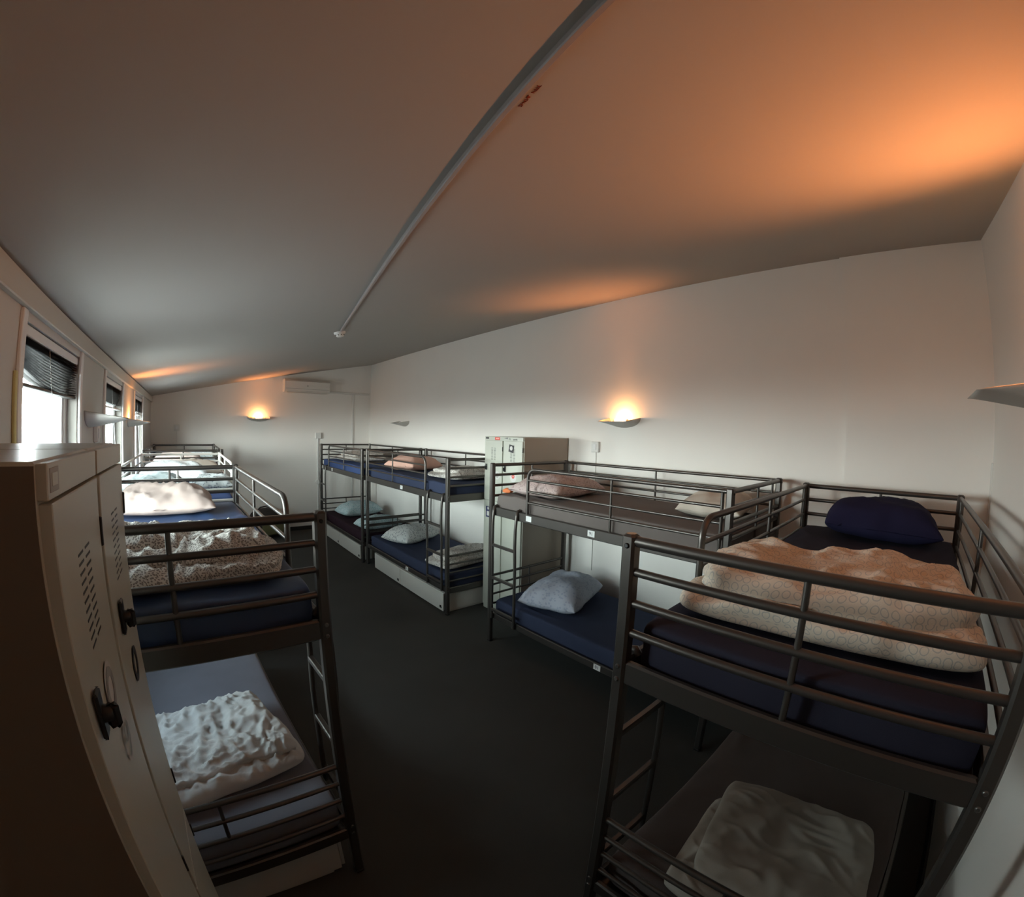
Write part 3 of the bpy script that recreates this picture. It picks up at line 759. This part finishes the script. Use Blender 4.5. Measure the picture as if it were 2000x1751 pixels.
chest('pale storage chest under the far right corner bunk, its two panels lit differently', 2.20, 3.05, 5.80, 7.58, .205, [6.72])
chest('white storage chest under the nearest left bunk, behind the lockers', -.42, .345, 1.42, 3.1, .205, [2.3], 'x+')

# ------------------------------------------------------------------ wall lamps
def sconce(label, x, y, z, rz, lit=True, w=.345, d=.20, dep=.085, tilt=.035, power=14, aim=(0, .55, 1), spot=60, spread=86):
    """local: x along the wall, y out of the wall; scoop-shaped uplight"""
    t = thing('wall_lamp', label, 'wall lamp', (x, y, z), rz, 'scoop-shaped wall lamps')
    ns, nt_ = 28, 14
    def surf(ins):
        vs = []
        for j in range(nt_ + 1):
            v = j / nt_; hw = w / 2 * (1 - .10 * v) - ins
            for i in range(ns + 1):
                s = -math.cos(PI * i / ns)
                rim = -tilt * v
                zz = rim - (dep - ins) * (1 - v) ** .85 * math.sqrt(max(0, 1 - s * s)) ** .9
                vs.append((s * hw, v * (d - ins), zz + (ins * .6 if ins and v < 1 else 0)))
        return vs
    A, Bv = surf(0), surf(.007)
    n1 = len(A); W1 = ns + 1; fs = []
    for j in range(nt_):
        for i in range(ns):
            a = j * W1 + i; fs.append((a, a + 1, a + W1 + 1, a + W1)); fs.append((n1 + a + W1, n1 + a + W1 + 1, n1 + a + 1, n1 + a))
    for i in range(ns):
        fs.append((i, n1 + i, n1 + i + 1, i + 1)); a = nt_ * W1 + i; fs.append((a, a + 1, n1 + a + 1, n1 + a))
    for j in range(nt_):
        a = j * W1; fs.append((a, a + W1, n1 + a + W1, n1 + a)); a += ns; fs.append((a, n1 + a, n1 + a + W1, a + W1))
    g = G(); g.add([(p[0], p[1] + .002, p[2]) for p in A + Bv], fs, True)
    obj('shell', g, M['sconce'], t)
    obj('back_plate', G().rbox(-w * .30, w * .30, .0005, .012, -dep * .75, -.012, .003), M['sconce'], t)
    obj('lamp_tube', G().tube([(-.058, .055, -.022), (.058, .055, -.022)], .0055, 10), M['bulb'] if lit else M['bulb_off'], t)
    for sx in (-1, 1):
        obj('lamp_holder', G().rbox(sx * .058, sx * .074, .040, .070, -.036, -.010, .003), M['plastic'], t)
    if lit:
        l = bpy.data.lights.new('halogen', 'POINT'); l.energy = power; l.color = (1, .40, .12); l.shadow_soft_size = .012
        o = bpy.data.objects.new('halogen_light', l); COL.objects.link(o); o.parent = t; o.location = (0, .058, -.006)
        if spot:
            s = bpy.data.lights.new('reflector', 'SPOT'); s.energy = spot; s.color = (1, .32, .095); s.spot_size = math.radians(spread); s.spot_blend = 1.0; s.shadow_soft_size = .03
            o = bpy.data.objects.new('reflector_light', s); COL.objects.link(o); o.parent = t; o.location = (0, .075, .004)
            o.rotation_euler = Vector(aim).to_track_quat('-Z', 'Y').to_euler()
    return t
sconce('lit wall lamp on the long right wall above the taupe bunk', RX, 2.29, 1.995, PI / 2, power=4.5, spot=46)
sconce('unlit wall lamp on the long right wall, far end', RX, 6.58, 1.99, PI / 2, False)
sconce('lit wall lamp on the far end wall, left of the air conditioner', 1.175, FY, 2.035, PI, power=4.5, spot=40, w=.40)
sconce('unlit wall lamp on the window wall between the first and second windows', WX, 3.10, 1.925, -PI / 2, False, d=.24, dep=.09)
sconce('lit wall lamp on the window wall between the second and third windows', WX, 5.12, 1.920, -PI / 2, power=4.5, spot=34, d=.22)
sconce('lit wall lamp on the nearest end wall, cut by the right edge of the picture', 1.80, EY, 2.045, 0, power=3, spot=66, d=.285, aim=(-.88, .78, 1.0), tilt=.03, spread=125)

# ------------------------------------------------------------------ air conditioner and wiring
t = thing('air_conditioner', 'white split air conditioner high on the far end wall', 'air conditioner', (2.0, FY, 2.475))
q = G(); pr_ = [(0, 0), (-.14, 0), (-.185, .035), (-.195, .10), (-.19, .19), (-.15, .225), (-.02, .228), (0, .228)]
n = len(pr_); vs = [(-.40, y, z) for y, z in pr_] + [(.40, y, z) for y, z in pr_]
q.add(vs, [tuple(range(n)), tuple(range(2 * n - 1, n - 1, -1))] + [(i, (i + 1) % n, n + (i + 1) % n, n + i) for i in range(n)])
obj('casing', q, M['ac'], t)
for sx in (-1, 1):
    q = G(); a, b = sorted((sx * .40, sx * .408)); k = [(y * 1.02, z * 1.0 + .001) for y, z in pr_]
    vs = [(a, min(y, 0), z) for y, z in k] + [(b, min(y, 0), z) for y, z in k]
    q.add(vs, [tuple(range(n)), tuple(range(2 * n - 1, n - 1, -1))] + [(i, (i + 1) % n, n + (i + 1) % n, n + i) for i in range(n)])
    obj('end_cap', q, M['ac'], t)
obj('air_flap', G().rbox(-.37, .37, -.165, -.05, -.008, -.001, .002), M['ac'], t)
obj('front_seam', G().box(-.39, .39, -.1975, -.19, .058, .061), M['grey_ink'], t)
obj('indicator', G().lathe([(.010, -.1985), (.010, -.193)], (0, 0, .115), 'y', 14), M['grey_ink'], t)

def duct(label, pts, w=.03, d=.018, m='plastic', cat='cable duct', boxes=(), group='cable ducts'):
    q = G()
    for (a, b) in zip(pts[:-1], pts[1:]):
        q.rbox(min(a[0], b[0]) - (w / 2 if a[0] == b[0] and d_ax != 'x' else 0), max(a[0], b[0]) + (w / 2 if a[0] == b[0] and d_ax != 'x' else 0), a[1], b[1], min(a[2], b[2]), max(a[2], b[2]))
    return q
tag(obj('cable_duct', G().rbox(2.42, RX - .03, FY - .025, FY, 2.495, 2.53, .004), M['plastic']), 'horizontal white duct from the air conditioner to the right corner', 'cable duct')
tag(obj('cable_duct', G().rbox(2.905, 2.94, FY - .022, FY, .07, 2.494, .004), M['plastic']), 'long vertical white duct below the air conditioner, on the far wall', 'cable duct')
t = thing('wall_conduit', 'vertical white conduit with a switch box on the far wall by the right-hand bunks', 'conduit', (2.255, FY, 0))
obj('pipe', G().rbox(-.014, .014, -.022, 0, .07, 1.66, .004), M['plastic'], t)
obj('switch_box', G().rbox(-.055, .055, -.045, 0, 1.66, 1.77, .006), M['plastic'], t)
obj('socket', G().lathe([(.045, 0), (.045, -.035), (.036, -.045)], (-.01, 0, .87), 'y', 20), M['plastic'], t)
def outlet(label, loc, rz, w=.075, h=.10, cable=.6, d=.03, side=0):
    t = thing('wall_outlet', label, 'outlet', loc, rz, 'wall outlets')
    obj('box', G().rbox(-w / 2, w / 2, 0, d, -h / 2, h / 2, .004), M['plastic'], t)
    obj('rocker', G().rbox(-w * .22, w * .22, d, d + .006, -h * .28, h * .28, .002), M['white'], t)
    if cable: obj('cable', G().tube([(side, d * .3, -h / 2), (side, .006, -h / 2 - .05), (side + .003, .006, -cable * .6), (side, .006, -cable)], .0035, 6), M['grey_ink'] if side else M['plastic'], t)
    return t
outlet('white outlet with a cable on the right wall, under the lit lamp', (RX, 2.60, 1.725), PI / 2, .085, .10, 1.2)
outlet('white outlet with a hanging cable on the far end wall above the far left bunk', (-.18, FY, 1.83), PI, .09, .10, .9)
outlet('grey box with a looping dark cable under the unlit lamp on the window wall', (WX, 3.26, 1.80), -PI / 2, .07, .11, .35, side=.03)
tag(obj('cable_duct', G().rbox(RX - .055, RX - .035, EY, EY + .010, 1.15, 1.76, .002), M['plastic']), 'thin white duct in the corner above the navy pillow', 'cable duct')

# ceiling trunking and smoke detector
def cp_(x, y, off=0): return Vector((x, y, cz(x) - off))
a_, b_ = cp_(.3686 + .224 * -.46, -.46), cp_(1.181, 3.63)
dv = (b_ - a_).normalized(); nrm = Vector((SL, 0, -1)).normalized(); sd_ = dv.cross(nrm).normalized()
vs = []
for p in (a_, b_):
    for (s, hgt) in ((-.009, 0.0), (-.009, .010), (-.006, .013), (.006, .013), (.009, .010), (.009, 0.0)):
        vs.append(p + sd_ * s + nrm * hgt)
q = G(); q.add(vs, [(0, 1, 2, 3, 4, 5), (11, 10, 9, 8, 7, 6)] + [(i, (i + 1) % 6, 6 + (i + 1) % 6, 6 + i) for i in range(6)])
tag(obj('ceiling_trunking', q, mat('trunking_plastic', (.30, .28, .28), .35)), 'long pale trunking running slantwise across the ceiling to the detector', 'cable duct')
t = thing('smoke_detector', 'small white round smoke detector at the end of the ceiling trunking', 'smoke detector', cp_(1.200, 3.73))
t.rotation_euler = (0, -math.atan(SL), 0)
obj('base', G().lathe([(.052, 0), (.052, -.012), (.046, -.020)]), M['plastic'], t); obj('sensor', G().lathe([(.036, -.018), (.036, -.034), (.026, -.044), (.010, -.046)]), M['plastic'], t)
for k in range(8):
    a = k * PI / 4; obj('vent', G().rbox(.0355 * math.cos(a) - .004, .0355 * math.cos(a) + .004, .0355 * math.sin(a) - .004, .0355 * math.sin(a) + .004, -.032, -.024, .001), M['bolt_b'], t)
# scrawled, unreadable red lettering on the ceiling beside the trunking
q = G(); rnd = random.Random(5); p0, p1 = cp_(.655, .60), cp_(.61, .43)
p0 = cp_(.538, .632); p1 = cp_(.520, .548); dd = (p1 - p0); L_ = dd.length; dd.normalize(); ss = dd.cross(nrm).normalized()
if ss.x < 0: ss = -ss
n = 11
for k in range(n):
    if k == 6: continue
    u0 = L_ * k / n; wv = L_ / n * .72; hh = .0075
    base = p0 + dd * u0 - ss * .002
    strokes = [((0, 0), (0, 1)), ((1, 0), (1, 1)), ((0, 1), (1, 1)), ((0, .5), (1, .5)), ((0, 0), (1, 0)), ((0, 0), (1, 1)), ((0, 1), (.5, 0)), ((.5, 0), (1, 1))]
    for (a, b) in rnd.sample(strokes, 3):
        A_ = base + dd * a[0] * wv + ss * a[1] * hh + nrm * .0008; B_ = base + dd * b[0] * wv + ss * b[1] * hh + nrm * .0008
        q.tube([A_, B_], .0008, 5)
tag(obj('red_lettering', q, M['red_ink']), 'tiny unreadable red lettering on the ceiling beside the trunking', 'writing')

# ------------------------------------------------------------------ bag at the far wall
t = thing('duffel_bag', 'dark rounded bag slumped on the floor against the far wall, between the bunk rows', 'bag', (1.24, 7.80, 0))
def blob(w, d, h, sd, n=26, p=2.6):
    q = G(); vs = []; fs = []
    for j in range(n // 2 + 1):
        ph = -PI / 2 + PI * j / (n // 2)
        for i in range(n):
            th = 2 * PI * i / n
            def se(v, e): return math.copysign(abs(v) ** e, v)
            x = se(math.cos(ph), .7) * se(math.cos(th), .75); y = se(math.cos(ph), .7) * se(math.sin(th), .75); z = se(math.sin(ph), .8)
            k = 1 + .10 * noise.noise((x * 2.5, y * 2.5, z * 2.5 + sd))
            vs.append((x * w / 2 * k, y * d / 2 * k, max(0, h / 2 + z * h / 2 * k)))
    for j in range(n // 2):
        for i in range(n):
            k = (i + 1) % n; fs.append((j * n + i, j * n + k, (j + 1) * n + k, (j + 1) * n + i))
    return q.add(vs, fs, True)
o = link('body', weld(blob(.56, .34, .50, 1.).mesh('body', M['bag'])), t)
o = link('pocket', weld(blob(.40, .14, .24, 3.).mesh('pocket', M['bag_g'])), t); o.location = (.10, -.17, .06); o['label'] = 'olive front pocket'
obj('strap', G().tube([(-.2, -.05, .42), (-.1, -.10, .53), (.05, -.1, .55), (.18, -.05, .44)], .011, 8), M['black'], t)
